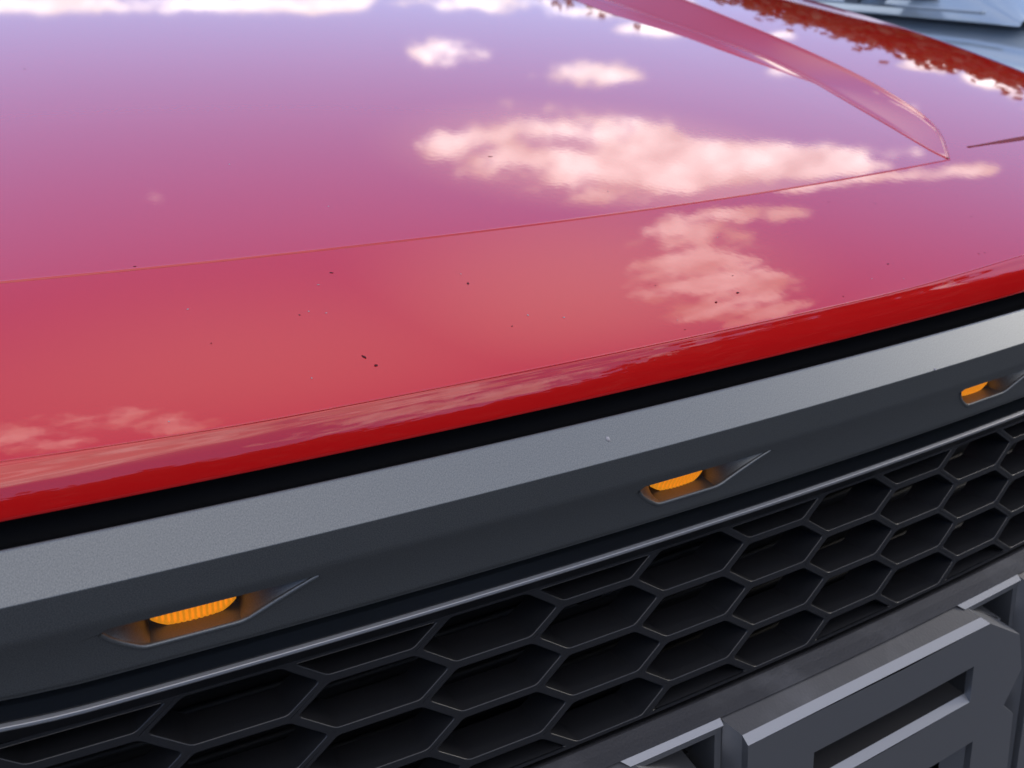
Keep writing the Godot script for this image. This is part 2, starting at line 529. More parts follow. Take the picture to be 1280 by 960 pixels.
const SPECKS := [[-0.2583, 0.5706, 0.0011, 0], [0.0368, 0.2482, 0.0012, 0], [-0.0614, 0.0728, 0.0009, 0], [0.0888, 0.0254, 0.0011, 0], [0.0695, 0.0211, 0.0010, 0], [-0.2224, 0.1313, 0.0006, 0], [-0.1356, 0.0279, 0.0012, 0], [-0.1323, 0.0207, 0.0011, 0], [-0.1284, 0.1010, 0.0008, 0], [-0.0428, 0.0379, 0.0008, 1], [-0.0247, 0.0312, 0.0007, 1], [-0.1500, 0.0687, 0.0006, 1], [-0.1421, 0.0653, 0.0005, 1], [-0.1447, 0.2757, 0.0007, 1], [-0.1042, 0.1858, 0.0007, 1], [-0.0612, 0.0827, 0.0006, 1], [-0.0554, 0.0315, 0.0005, 0], [0.2146, 0.0240, 0.0007, 0], [0.0847, 0.1613, 0.0006, 1]]

# ------------------------------------------------------------------ grille surround with its marker lights
const T := [Vector2(0.0780, -0.0185), Vector2(0.0985, -0.01557), Vector2(0.08409, 0.00303), Vector2(0.0702, 0.00453), Vector2(0.03712, 0.00049), Vector2(0.0395, -0.022)]

func corner_lift(x: float) -> float:                # the grille's upper edge turns up a little towards its left corner
	return 0.012 * smoothstep(-0.275, -0.40, x)

func face(x: float, v: float, d := 0.0) -> Vector3:   # the lower face of the surround: v down from its upper edge, d inwards
	var t := v / 0.0333
	var q: Vector2 = T[3].lerp(T[4], t)
	var nn := Vector2(-0.121, 0.9927)
	var sag := 0.0014 * sin(clampf(t, 0.0, 1.0) * PI)
	q -= nn * (sag + d)
	return Vector3(x, q.x + corner_lift(x) * clampf(t * 1.5 - 0.5, 0.0, 1.0), q.y - BOW * x * x)

const LAMPS := [-0.251, 0.0005, 0.2489]

func make_surround() -> void:
	var mb := MB.new()
	sweep(mb, profile([T[0], T[1], T[2], T[3]], [0, 0.0016, 0.0012, 0]), span(-0.8, 0.8, 0.02))
	# the soft turn between front and lower face, then the lower face, open where the lights sit
	var xs := span(-0.8, 0.8, 0.02)
	for x0 in LAMPS:
		xs = xs.filter(func(x): return x < x0 - 0.0172 or x > x0 + 0.0702)
		for q in [-17.0, -16.0, -14.0, -10.0, -5.0, 0.0, 4.0, 9.0, 18.0, 27.0, 33.0, 36.0, 40.0, 46.0, 52.0, 58.0, 64.0, 68.0, 70.0]: xs.append(x0 + q * 0.001)
	xs.sort()
	var rows := 5
	var hole := func(x: float) -> Vector2:
		for x0 in LAMPS:
			var q: float = (x - x0) * 1000.0
			if q >= -17.01 and q <= 70.01:
				return Vector2(table(q, [-17.0, -14.0, 70.0], [9.8, 7.8, 7.8]), table(q, [-17.0, -14.0, -5.0, 0.0, 36.0, 40.0, 70.0], [10.0, 14.5, 22.0, 23.5, 23.5, 22.4, 8.0])) * 0.001
		return Vector2(0.012, 0.012)
	for half in 2:
		var f0 := mb.v.size()
		for x in xs:
			var gap: Vector2 = hole.call(x)
			for k in rows + 1:
				var v: float = lerpf(0.0, gap.x, float(k) / rows) if half == 0 else lerpf(gap.y, 0.0333, float(k) / rows)
				var e := 0.0005
				var g := (face(x, v + e) - face(x, v - e)).cross(Vector3(1, 0, -2.0 * BOW * x)).normalized()
				if g.z < 0.0: g = -g
				# the upper rows turn softly into the front face
				var soft := 1.0 - smoothstep(0.0, 0.006, v)
				g = g.lerp(Vector3(0, 0.107, 0.994), soft * 0.9).normalized()
				mb.vert(face(x, v), g)
		for j in xs.size() - 1:
			for k in rows:
				var a := f0 + j * (rows + 1) + k
				mb.quad(a, a + 1, a + rows + 2, a + rows + 1)
	# rounded lower edge and return
	var low := profile([T[3].lerp(T[4], 0.96), T[4], Vector2(0.0366, -0.003), T[5]], [0, 0.0012, 0.002, 0])
	sweep(mb, low, span(-0.8, 0.8, 0.02), func(x, _k): return Vector3(0, corner_lift(x), 0.0002))
	var sur := part("grille_surround", mb.mesh(), m.textured_grey_trim, truck, "textured grey grille surround with a bright sloping top face")
	# stone chips on the top face
	for q in [[-0.0328, 0.536, 0.0013], [0.198, 0.97, 0.0009], [0.0553, 0.17, 0.0004]]:
		var cb := MB.new()
		var p2: Vector2 = T[1].lerp(T[2], q[1])
		var at := Vector3(q[0], p2.x, p2.y - BOW * q[0] * q[0])
		var cen := cb.vert(at + Vector3(0, 0.0004, 0.0003), Vector3(0, 0.8, 0.6))
		for k in 7:
			var a := TAU * k / 7.0
			var off := Vector3(cos(a), sin(a) * 0.6, -sin(a) * 0.75) * float(q[2]) * (0.7 + 0.5 * absf(sin(k * 2.3)))
			cb.vert(at + off + Vector3(0, 0.0001, 0.00008), (off + Vector3(0, 0.001, 0.001)).normalized())
		for k in 7: cb.tri(cen, cen + 1 + k, cen + 1 + (k + 1) % 7)
		part("stone_chip", cb.mesh(), m.pale_chip, sur)
	var labels := ["amber marker light at the left end of the picture, in the grey surround", "middle amber marker light in the grey surround", "amber marker light at the right edge of the picture"]
	for k in 3: make_marker(LAMPS[k], labels[k])
	# dark rubber and steel behind the gap between bonnet and surround
	var sb := MB.new()
	sweep(sb, profile([Vector2(0.108, -0.062), Vector2(0.0885, -0.055), Vector2(0.0790, -0.046), Vector2(0.0790, -0.030), Vector2(0.060, -0.026)], [0, 0.003, 0.003, 0.003, 0]), span(-0.8, 0.8, 0.03))
	part("bonnet_seal", sb.mesh(), m.dull_black, truck)

func make_marker(x0: float, label: String) -> void:
	var mb := MB.new()
	var P := func(x: float, v: float, d: float) -> Vector3: return face(x0 + x * 0.001, v * 0.001, d * 0.001)
	# the recess: floor, ramps left and right, ceiling, back
	var floor_ := func(a: float, b: float) -> Vector3:
		return P.call(lerpf(0.0, 36.0, a) + (b * lerpf(1.0, 2.0, a)), lerpf(23.5, 27.8, b), b * 17.0)
	mb.grid(12, 6, floor_, Vector3(0, 1, 0.2))
	var right := func(a: float, b: float) -> Vector3:   # a: from the front edge inwards, b: from the lip up to the tip
		var fr: Vector3 = P.call(table(b, [0.0, 0.12, 1.0], [36.0, 40.0, 70.0]), table(b, [0.0, 0.12, 1.0], [23.5, 22.4, 8.0]), 0.0)
		var bk: Vector3 = P.call(lerpf(38.0, 39.0, b), lerpf(27.5, 8.0, b), 17.0)
		return fr.lerp(bk, a)
	mb.grid(10, 24, right, Vector3(-0.6, 0.5, 0.7))
	var left := func(a: float, b: float) -> Vector3:
		var fr: Vector3 = P.call(table(b, [0.0, 0.35, 0.8, 1.0], [0.0, -5.0, -14.0, -17.0]), table(b, [0.0, 0.35, 0.8, 1.0], [23.5, 22.0, 14.5, 10.0]), 0.0)
		var bk: Vector3 = P.call(lerpf(1.0, 0.0, b), lerpf(27.5, 8.0, b), 17.0)
		return fr.lerp(bk, a)
	mb.grid(10, 24, left, Vector3(0.8, 0.5, 0.5))
	var ceil_ := func(a: float, b: float) -> Vector3:
		var fr: Vector3 = P.call(lerpf(-14.0, 70.0, a), 7.8, 0.0)
		var bk: Vector3 = P.call(lerpf(0.0, 39.0, a), 7.0, 17.0)
		return fr.lerp(bk, b)
	mb.grid(12, 4, ceil_, Vector3(0, -1, 0.2))
	mb.flat([P.call(-1, 7, 17.0), P.call(40, 7, 17.0), P.call(40, 29, 17.0), P.call(-1, 29, 17.0)], Vector3(0, 0, 1))
	# the rounded edge that catches the sky along the floor and up the right ramp
	var path := []
	for q in [[-17.0, 10.0], [-14.0, 14.5], [-10, 18.3], [-5.0, 22.0], [-2.5, 23.2], [0.0, 23.5], [12.0, 23.5], [24.0, 23.5], [34.0, 23.5], [36.5, 23.3], [40.0, 22.4], [50.0, 17.6], [60.0, 12.8], [70.0, 8.0]]:
		path.append(P.call(q[0], q[1] + 0.5, 0.7))
	mb.tube(path, 0.0013, 10)
	var house := part("marker_light", mb.mesh(), m.textured_grey_trim, truck, label)
	# the fluted amber lens, bulging forward
	var lb := MB.new()
	var lens := func(a: float, b: float) -> Vector3:
		var x := lerpf(-1.0, 1.0, a)
		var edge := 1.0 - pow(absf(x), 3.0)
		var dome := 4.6 * sqrt(maxf(0.0, 1.0 - x * x * 0.95)) * (0.55 + 0.45 * sin(clampf(b * 1.25, 0.0, 1.0) * PI))
		var rib := 1.2 * absf(sin(a * PI * 15.0)) * smoothstep(0.0, 0.12, 1.0 - absf(x)) * smoothstep(1.0, 0.86, b)
		return P.call(19.3 + x * 17.6 + (1.0 - b) * 0.6, lerpf(7.5, 28.2 - 5.0 * pow(absf(x), 2.6), b), 14.6 - dome - rib - 0.3 * edge)
	lb.grid(228, 14, lens, Vector3(0, 0, 1))
	part("lens", lb.mesh(), m.amber_lens, house)
	var lamp := OmniLight3D.new()
	lamp.name = "marker_glow"
	lamp.position = P.call(19.0, 9.5, 7.5)
	lamp.light_color = Color(1.0, 0.55, 0.12)
	lamp.light_energy = 0.000011
	lamp.light_size = 0.004
	lamp.omni_range = 0.3
	lamp.omni_attenuation = 2.0
	lamp.shadow_enabled = true
	house.add_child(lamp, true)

# ------------------------------------------------------------------ grille frame, honeycomb, core
func mesh_plane(x: float, v: float, out := 0.0) -> Vector3:
	return Vector3(x, v * cos(TILT) + out * sin(TILT), -v * sin(TILT) + out * cos(TILT) - BOW * x * x)

func inset(poly: PackedVector2Array, w: float) -> PackedVector2Array:   # a convex polygon, each edge moved inwards by w
	var out := PackedVector2Array()
	var k := poly.size()
	var mid := Vector2.ZERO
	for p in poly: mid += p / k
	for j in k:
		var a := poly[(j + k - 1) % k]
		var b := poly[j]
		var d := poly[(j + 1) % k]
		var n0 := (b - a).orthogonal().normalized()
		if n0.dot(mid - b) < 0.0: n0 = -n0
		var n1 := (d - b).orthogonal().normalized()
		if n1.dot(mid - b) < 0.0: n1 = -n1
		out.append(Geometry2D.line_intersects_line(a + n0 * w, b - a, b + n1 * w, d - b))
	return out

func rounded(poly: PackedVector2Array, r: float) -> PackedVector2Array:
	var out := PackedVector2Array()
	var k := poly.size()
	for j in k:
		var b := poly[j]
		var a := b.move_toward(poly[(j + k - 1) % k], r)
		var d := b.move_toward(poly[(j + 1) % k], r)
		for q in 4:
			var s := q / 3.0
			out.append(a.lerp(b, s).lerp(b.lerp(d, s), s))
	return out

func cell_mesh(poly: PackedVector2Array, w: float) -> ArrayMesh:
	var mb := MB.new()
	var r := 0.0022
	var rings := [[rounded(poly, 0.00001), 0.0, 0.0], [rounded(inset(poly, w - 0.0008), r), 0.0, 1.0], [rounded(inset(poly, w), r), -0.0005, 0.5], [rounded(inset(poly, w), r), -0.0009, -1.0], [rounded(inset(poly, w + 0.0006), r), -0.026, -1.0]]
	var k: int = rings[0][0].size()
	var front: ArrayMesh
	for j in rings.size() - 1:
		var f0 := mb.v.size()
		for q in 2:
			var ring: PackedVector2Array = rings[j + q][0]
			for p in k:
				var t := (ring[(p + 1) % k] - ring[(p + k - 1) % k]).normalized()
				var inn := t.orthogonal()
				if inn.dot(-ring[p]) < 0.0: inn = -inn
				var nn := Vector3(0, 0, 1) if j == 0 else Vector3(inn.x, inn.y, 0) if j >= 2 else (Vector3(0, 0, 1) if q == 0 else Vector3(inn.x, inn.y, 0.3).normalized())
				mb.vert(Vector3(ring[p].x, ring[p].y, rings[j + q][1]), nn)
		for p in k:
			var a := f0 + p
			var b := f0 + (p + 1) % k
			mb.quad(a, b, b + k, a + k)
		if j == 2:
			front = mb.mesh()
			front.surface_set_material(0, m.satin_charcoal)
			mb = MB.new()
	front.add_surface_from_arrays(Mesh.PRIMITIVE_TRIANGLES, mb.mesh().surface_get_arrays(0))
	front.surface_set_material(1, m.satin_charcoal)
	return front

func hexagon(lo: float, hi: float) -> PackedVector2Array:   # a cell between two heights, in row pitches from its middle
	var s := HX - HA
	var out := PackedVector2Array()
	var full := [Vector2(-HA / 2.0 - s, 0), Vector2(-HA / 2.0, HH / 2.0), Vector2(HA / 2.0, HH / 2.0), Vector2(HA / 2.0 + s, 0), Vector2(HA / 2.0, -HH / 2.0), Vector2(-HA / 2.0, -HH / 2.0)]
	for p in full:
		if p.y >= lo * HH - 1e-6 and p.y <= hi * HH + 1e-6: out.append(p)
	return out

func make_grille() -> void:
	# the gloss black frame above the honeycomb with its bright ridge
	var mb := MB.new()
	var fr := profile([Vector2(0.0405, -0.0078), Vector2(0.0310, -0.0030), Vector2(0.0252, 0.0004)], [0, 0.004, 0])
	sweep(mb, fr, span(-0.62, 0.8, 0.01), func(x, _k): return Vector3(0, corner_lift(x), 0))
	var frame := part("grille_frame", mb.mesh(), m.gloss_black, truck, "gloss black strip with a bright ridge above the honeycomb")
	var rg := MB.new()
	sweep(rg, profile([Vector2(0.0252, 0.0002), Vector2(0.0262, 0.0012), Vector2(0.0256, 0.0031), Vector2(0.0243, 0.0038), Vector2(0.0238, 0.0034)], [0, 0.0004, 0.0008, 0.0006, 0]), span(-0.62, 0.8, 0.01), func(x, _k): return Vector3(0, corner_lift(x), 0))
	part("frame_ridge", rg.mesh(), m.letter_grey, frame, "bright rounded ridge")
	var bb := MB.new()
	var e0 := Vector2(HH / 2.0 * cos(TILT), -HH / 2.0 * sin(TILT))
	sweep(bb, profile([Vector2(0.0242, 0.0036), Vector2(0.0228, 0.0026), e0 + Vector2(0.0003, 0.0007), e0 + Vector2(-0.0003, 0.0002)], [0, 0.0006, 0.0005, 0]), span(-0.62, 0.8, 0.01), func(x, k): return Vector3(0, corner_lift(x) * (1.0 if k < 8 else 0.35), 0))
	part("frame_band", bb.mesh(), m.satin_charcoal, frame)
	# small raised curls on the strip
	for q in [[0.115, 0.0292], [0.275, 0.0285]]:
		var cb := MB.new()
		var path := []
		for k in 9:
			var a := PI * k / 8.0
			path.append(Vector3(q[0] - cos(a) * 0.006, q[1] + sin(a) * 0.0014, -0.0048 + 0.9 * (q[1] - 0.0292) - sin(a) * 0.001 - BOW * q[0] * q[0]))
		cb.tube(path, 0.0006, 6)
		part("curl_mark", cb.mesh(), m.satin_charcoal, frame)
	# the honeycomb, one cell after another
	var honey := Node3D.new()
	honey.name = "honeycomb_grille"
	truck.add_child(honey, true)
	var w := 0.0023
	var whole := cell_mesh(hexagon(-0.5, 0.5), w)
	var lower := cell_mesh(hexagon(-0.5, 0.0), w)
	var upper := cell_mesh(hexagon(0.0, 0.5), w)
	for col in range(-9, 12):
		var x := -0.09735 + col * HX
		var odd := posmod(col, 2) == 1
		var list := []
		if odd: list = [[0.5, lower], [-0.5, whole], [-1.5, whole], [-2.5, whole]]
		else: list = [[0.0, whole], [-1.0, whole], [-2.0, whole], [-3.0, upper]]
		for q in list:
			var o := part("honeycomb_cell", q[1], null, honey)
			o.transform = Transform3D(Basis(Vector3.UP, atan(2.0 * BOW * x)) * Basis(Vector3.RIGHT, -TILT), mesh_plane(x, q[0] * HH))
	# lower honeycomb, seen through the gap beside the letter
	for col in range(-9, 12):
		var x := -0.09735 + col * HX
		for row in 5:
			var v := -4.2 * HH - (row + (0.5 if posmod(col, 2) == 1 else 0.0)) * HH
			var o := part("honeycomb_cell", whole, null, honey)
			o.transform = Transform3D(Basis(Vector3.UP, atan(2.0 * BOW * x)) * Basis(Vector3.RIGHT, -TILT), mesh_plane(x, v, -0.012))
	# radiator core and ducts behind
	var cb2 := MB.new()
	sweep(cb2, profile([Vector2(0.09, -0.135), Vector2(-0.36, -0.115)], [0, 0]), span(-0.7, 0.8, 0.1))
	for k in 24:
		var y := 0.03 - k * 0.014
		var pth := []
		for x in span(-0.65, 0.65, 0.1): pth.append(Vector3(x, y, -0.118 - BOW * x * x))
		cb2.tube(pth, 0.0028, 6)
	var core := part("radiator_core", cb2.mesh(), m.black_core, truck)
	for q in [[-0.115, -0.01, 0.010, 0.05], [0.02, -0.035, 0.012, 0.06], [0.16, -0.03, 0.008, 0.045], [0.33, -0.02, 0.01, 0.05]]:
		var rb := MB.new()
		rb.box(Vector3(q[0] - q[2], q[1] - q[3], -0.10 - BOW * q[0] * q[0]), Vector3(q[0] + q[2], q[1] + q[3] * 0.5, -0.085 - BOW * q[0] * q[0]), 0.004)
		part("duct_rib", rb.mesh(), m.gloss_black, core)

# ------------------------------------------------------------------ lettering bar
const SF := Vector2(-0.0854, 0.0393)
const RT := Vector2(-0.0918, 0.0513)
const RB := Vector2(-0.0980, 0.0552)

# an upright block: outline and holes as (x, y) on the front plane, extruded back along the shelf's slope
func front_z(x: float, y: float) -> float:
	return RB.y + (RB.x - y) * 0.176 - BOW * x * x

func make_letter(called: String, outline: PackedVector2Array, holes: Array, label: String, parent: Node) -> void:
	var mb := MB.new()
	var tongue := MB.new()
	var well := MB.new()
	var loops := [outline]
	loops.append_array(holes)
	var faces := [] 
	# bevels: wide where an edge looks up, narrow elsewhere
	var inner := []
	for li in loops.size():
		var lp: PackedVector2Array = loops[li]
		var k := lp.size()
		var sgn := 1.0 if Geometry2D.is_polygon_clockwise(lp) else -1.0
		var res := PackedVector2Array()
		var widths := []
		var outs := []
		for j in k:
			var d := (lp[(j + 1) % k] - lp[j]).normalized()
			var o := Vector2(-d.y, d.x) * sgn        # away from the outline's inside
			if li > 0: o = -o                        # away from the material
			outs.append(o)
			var up_facing := o.y > 0.95
			widths.append(0.0034 if up_facing else 0.0005)
		for j in k:
			var jp := (j + k - 1) % k
			var a := lp[jp]
			var b := lp[j]
			var d := lp[(j + 1) % k]
			res.append(Geometry2D.line_intersects_line(a - outs[jp] * widths[jp], b - a, b - outs[j] * widths[j], d - b))
		inner.append(res)
		for j in k:
			var a := lp[j]
			var b := lp[(j + 1) % k]
			var ai := res[j]
			var bi := res[(j + 1) % k]
			var o: Vector2 = outs[j]
			var wd: float = widths[j]
			var back := 0.0046
			var ext := 0.014
			var fa := Vector3(ai.x, ai.y, front_z(ai.x, ai.y))
			var fb := Vector3(bi.x, bi.y, front_z(bi.x, bi.y))
			var ba := Vector3(a.x, a.y, front_z(a.x, a.y) - back)
			var bb := Vector3(b.x, b.y, front_z(b.x, b.y) - back)
			var n_b := Vector3(o.x * 4.6, o.y * 4.6, wd * 1000.0).normalized()
			mb.flat([fa, fb, bb, ba], n_b)
			var da := ba + Vector3(-ext * 0.62, ext * 0.46, -ext)
			var db := bb + Vector3(-ext * 0.62, ext * 0.46, -ext)
			var side := tongue if li == 0 and o.y > 0.95 else well if li > 0 else mb
			side.flat([ba, bb, db, da], Vector3(o.x, o.y, 0))
	# the front face, cut into two halves through the holes
	var xm: float = (holes[0][0].x + holes[0][2].x) / 2.0 if holes else 0.0
	for sd in 2:
		var clip := PackedVector2Array([Vector2(xm, -1), Vector2(2, -1), Vector2(2, 1), Vector2(xm, 1)]) if sd else PackedVector2Array([Vector2(-2, -1), Vector2(xm, -1), Vector2(xm, 1), Vector2(-2, 1)])
		for piece in Geometry2D.intersect_polygons(inner[0], clip):
			var now := [piece]
			for hi in range(1, inner.size()):
				var nxt := []
				for q in now: nxt.append_array(Geometry2D.clip_polygons(q, inner[hi]))
				now = nxt
			for q in now:
				var ids := Geometry2D.triangulate_polygon(q)
				var f0 := mb.v.size()
				for p in q: mb.vert(Vector3(p.x, p.y, front_z(p.x, p.y)), Vector3(2.0 * BOW * p.x, 0.173, 0.985).normalized())
				for j in ids.size() / 3: mb.tri(f0 + ids[3 * j], f0 + ids[3 * j + 1], f0 + ids[3 * j + 2])
	part(called, mb.mesh(), m.letter_grey, parent, label)
	if holes: part("slot_wall", well.mesh(), m.dull_black, parent)
	part("letter_top", tongue.mesh(), m.grained_black_plastic, parent)

func make_lettering() -> void:
	var mb := MB.new()
	# the shelf under the honeycomb, sloping forward
	var shelf := profile([Vector2(-0.0925, 0.012), Vector2(-0.0855, 0.0212), Vector2(-0.0838, 0.0240), Vector2(-0.0846, 0.0305), SF + Vector2(0.0002, -0.0008)], [0, 0.001, 0.0018, 0.008, 0])
	sweep(mb, shelf, span(-0.62, 0.7, 0.01))
	var bar := part("lettering_bar", mb.mesh(), m.grained_black_plastic, truck, "dusty grained black shelf that carries the raised letter")
	var pitch := 0.2754
	var r_shape := PackedVector2Array([Vector2(0.0375, -0.0921), Vector2(0.2495, -0.0921), Vector2(0.2925, -0.1185), Vector2(0.3010, -0.1500), Vector2(0.2840, -0.1737), Vector2(0.2980, -0.1865), Vector2(0.3030, -0.30), Vector2(0.2500, -0.30), Vector2(0.2500, -0.1890), Vector2(0.0910, -0.1890), Vector2(0.0910, -0.30), Vector2(0.0375, -0.30)])
	var slot := PackedVector2Array([Vector2(0.0910, -0.1240), Vector2(0.2405, -0.1240), Vector2(0.2405, -0.1485), Vector2(0.0910, -0.1485)])
	make_letter("letter", r_shape, [slot], "large raised grey capital R with a narrow slot", bar)
	# its neighbours reach past the picture's edges
	for k in [-1, 1]:
		var o_shape := PackedVector2Array()
		for p in [Vector2(0.0375, -0.0921), Vector2(0.2495, -0.0921), Vector2(0.2925, -0.1185), Vector2(0.2925, -0.272), Vector2(0.2495, -0.30), Vector2(0.0375, -0.30)]: o_shape.append(p + Vector2(k * pitch, 0))
		var o_hole := PackedVector2Array()
		for p in [Vector2(0.0910, -0.145), Vector2(0.2405, -0.145), Vector2(0.2405, -0.25), Vector2(0.0910, -0.25)]: o_hole.append(p + Vector2(k * pitch, 0))
		make_letter("letter", o_shape, [o_hole], "", bar)
	# framed openings between the letters
	for k in [-1, 0, 1]:
		var gb := MB.new()
		var x0: float = -0.0385 + k * pitch
		var x1: float = 0.0296 + k * pitch
		var ring0 := [Vector2(x0, SF.x), Vector2(x1, SF.x), Vector2(x1, -0.29), Vector2(x0 + 0.048, -0.29), Vector2(x0 + 0.048, -0.112)]
		var ring1 := [Vector2(x0 + 0.013, SF.x - 0.0066), Vector2(x1 - 0.0046, SF.x - 0.0066), Vector2(x1 - 0.0046, -0.285), Vector2(x0 + 0.0525, -0.285), Vector2(x0 + 0.0525, -0.1145)]
		var zf := func(p: Vector2, d: float) -> Vector3: return Vector3(p.x, p.y, SF.y + (SF.x - p.y) * 0.176 - d - BOW * p.x * p.x)
		for j in 5:
			var a: Vector2 = ring0[j]
			var b: Vector2 = ring0[(j + 1) % 5]
			var ai: Vector2 = ring1[j]
			var bi: Vector2 = ring1[(j + 1) % 5]
			if j == 0:     # the upper edge is a wide bevel that looks up, then a plain rim
				var am := a + Vector2(0.0045, -0.0026)
				var bm := b + Vector2(0.0, -0.0026)
				gb.flat([zf.call(a, 0.0010), zf.call(b, 0.0010), zf.call(bm, -0.0022), zf.call(am, -0.0022)], Vector3(0, 1, 0.7))
				gb.flat([zf.call(am, -0.0022), zf.call(bm, -0.0022), zf.call(bi, -0.0018), zf.call(ai, -0.0018)], Vector3(0, 0, 1))
				gb.flat([zf.call(ai, -0.0018), zf.call(bi, -0.0018), zf.call(bi, 0.03), zf.call(ai, 0.03)], Vector3(0, -1, 0))
			else:
				gb.flat([zf.call(a, 0.0), zf.call(b, 0.0), zf.call(bi, 0.0), zf.call(ai, 0.0)], Vector3(0, 0, 1))
				gb.flat([zf.call(ai, 0.0), zf.call(bi, 0.0), zf.call(bi, 0.03), zf.call(ai, 0.03)], Vector3(0.0, 0.0, 1) if j != 1 else Vector3(-1, 0, 0))
		part("opening_frame", gb.mesh(), m.letter_grey, bar)

# ------------------------------------------------------------------ the rest of the nose, down to the ground
func make_lower_nose() -> void:
	var mb := MB.new()
	sweep(mb, profile([Vector2(-0.30, -0.05), Vector2(-0.31, 0.09), Vector2(-0.44, 0.12), Vector2(-0.62, 0.07), Vector2(-0.68, -0.06)], [0, 0.02, 0.05, 0.05, 0]), span(-0.95, 0.95, 0.03))
	part("front_bumper", mb.mesh(), m.grained_black_plastic, truck)
	for sd in [-1.0, 1.0]:
		var fb := MB.new()
		var flank := func(a: float, b: float) -> Vector3:
			var s := lerpf(0.0, 1.15, b)
			var p := skin(sd * 1.0, s)
			return Vector3(sd * lerpf(1.0, 0.985, a * a), lerpf(p.y, -0.30, a), p.z)
		fb.grid(10, 40, flank, Vector3(sd, 0, 0))
		part("fender", fb.mesh(), m.red_paint, truck)
		var tb := MB.new()
		var ty := CylinderMesh.new()
		var tyre := Node3D.new()
		tyre.name = "wheel"
		tyre.position = Vector3(sd * 0.82, 0.40 - GY, -0.62)
		tyre.rotation.z = PI / 2.0
		truck.add_child(tyre, true)
		var prof := [[0.22, 0.12], [0.36, 0.135], [0.395, 0.11], [0.40, 0.0], [0.395, -0.11], [0.36, -0.135], [0.22, -0.12]]
		for k in prof.size() - 1:
			var ringf := func(a: float, b: float) -> Vector3:
				var r := lerpf(prof[k][0], prof[k + 1][0], b)
				return Vector3(cos(a * TAU) * r, lerpf(prof[k][1], prof[k + 1][1], b), sin(a * TAU) * r)
			tb.grid(40, 2, ringf, Vector3.ZERO)
		part("tyre", tb.mesh(), m.tyre_rubber, tyre)
		ty.top_radius = 0.225; ty.bottom_radius = 0.225; ty.height = 0.2
		part("rim", ty, m.rim_alloy, tyre)

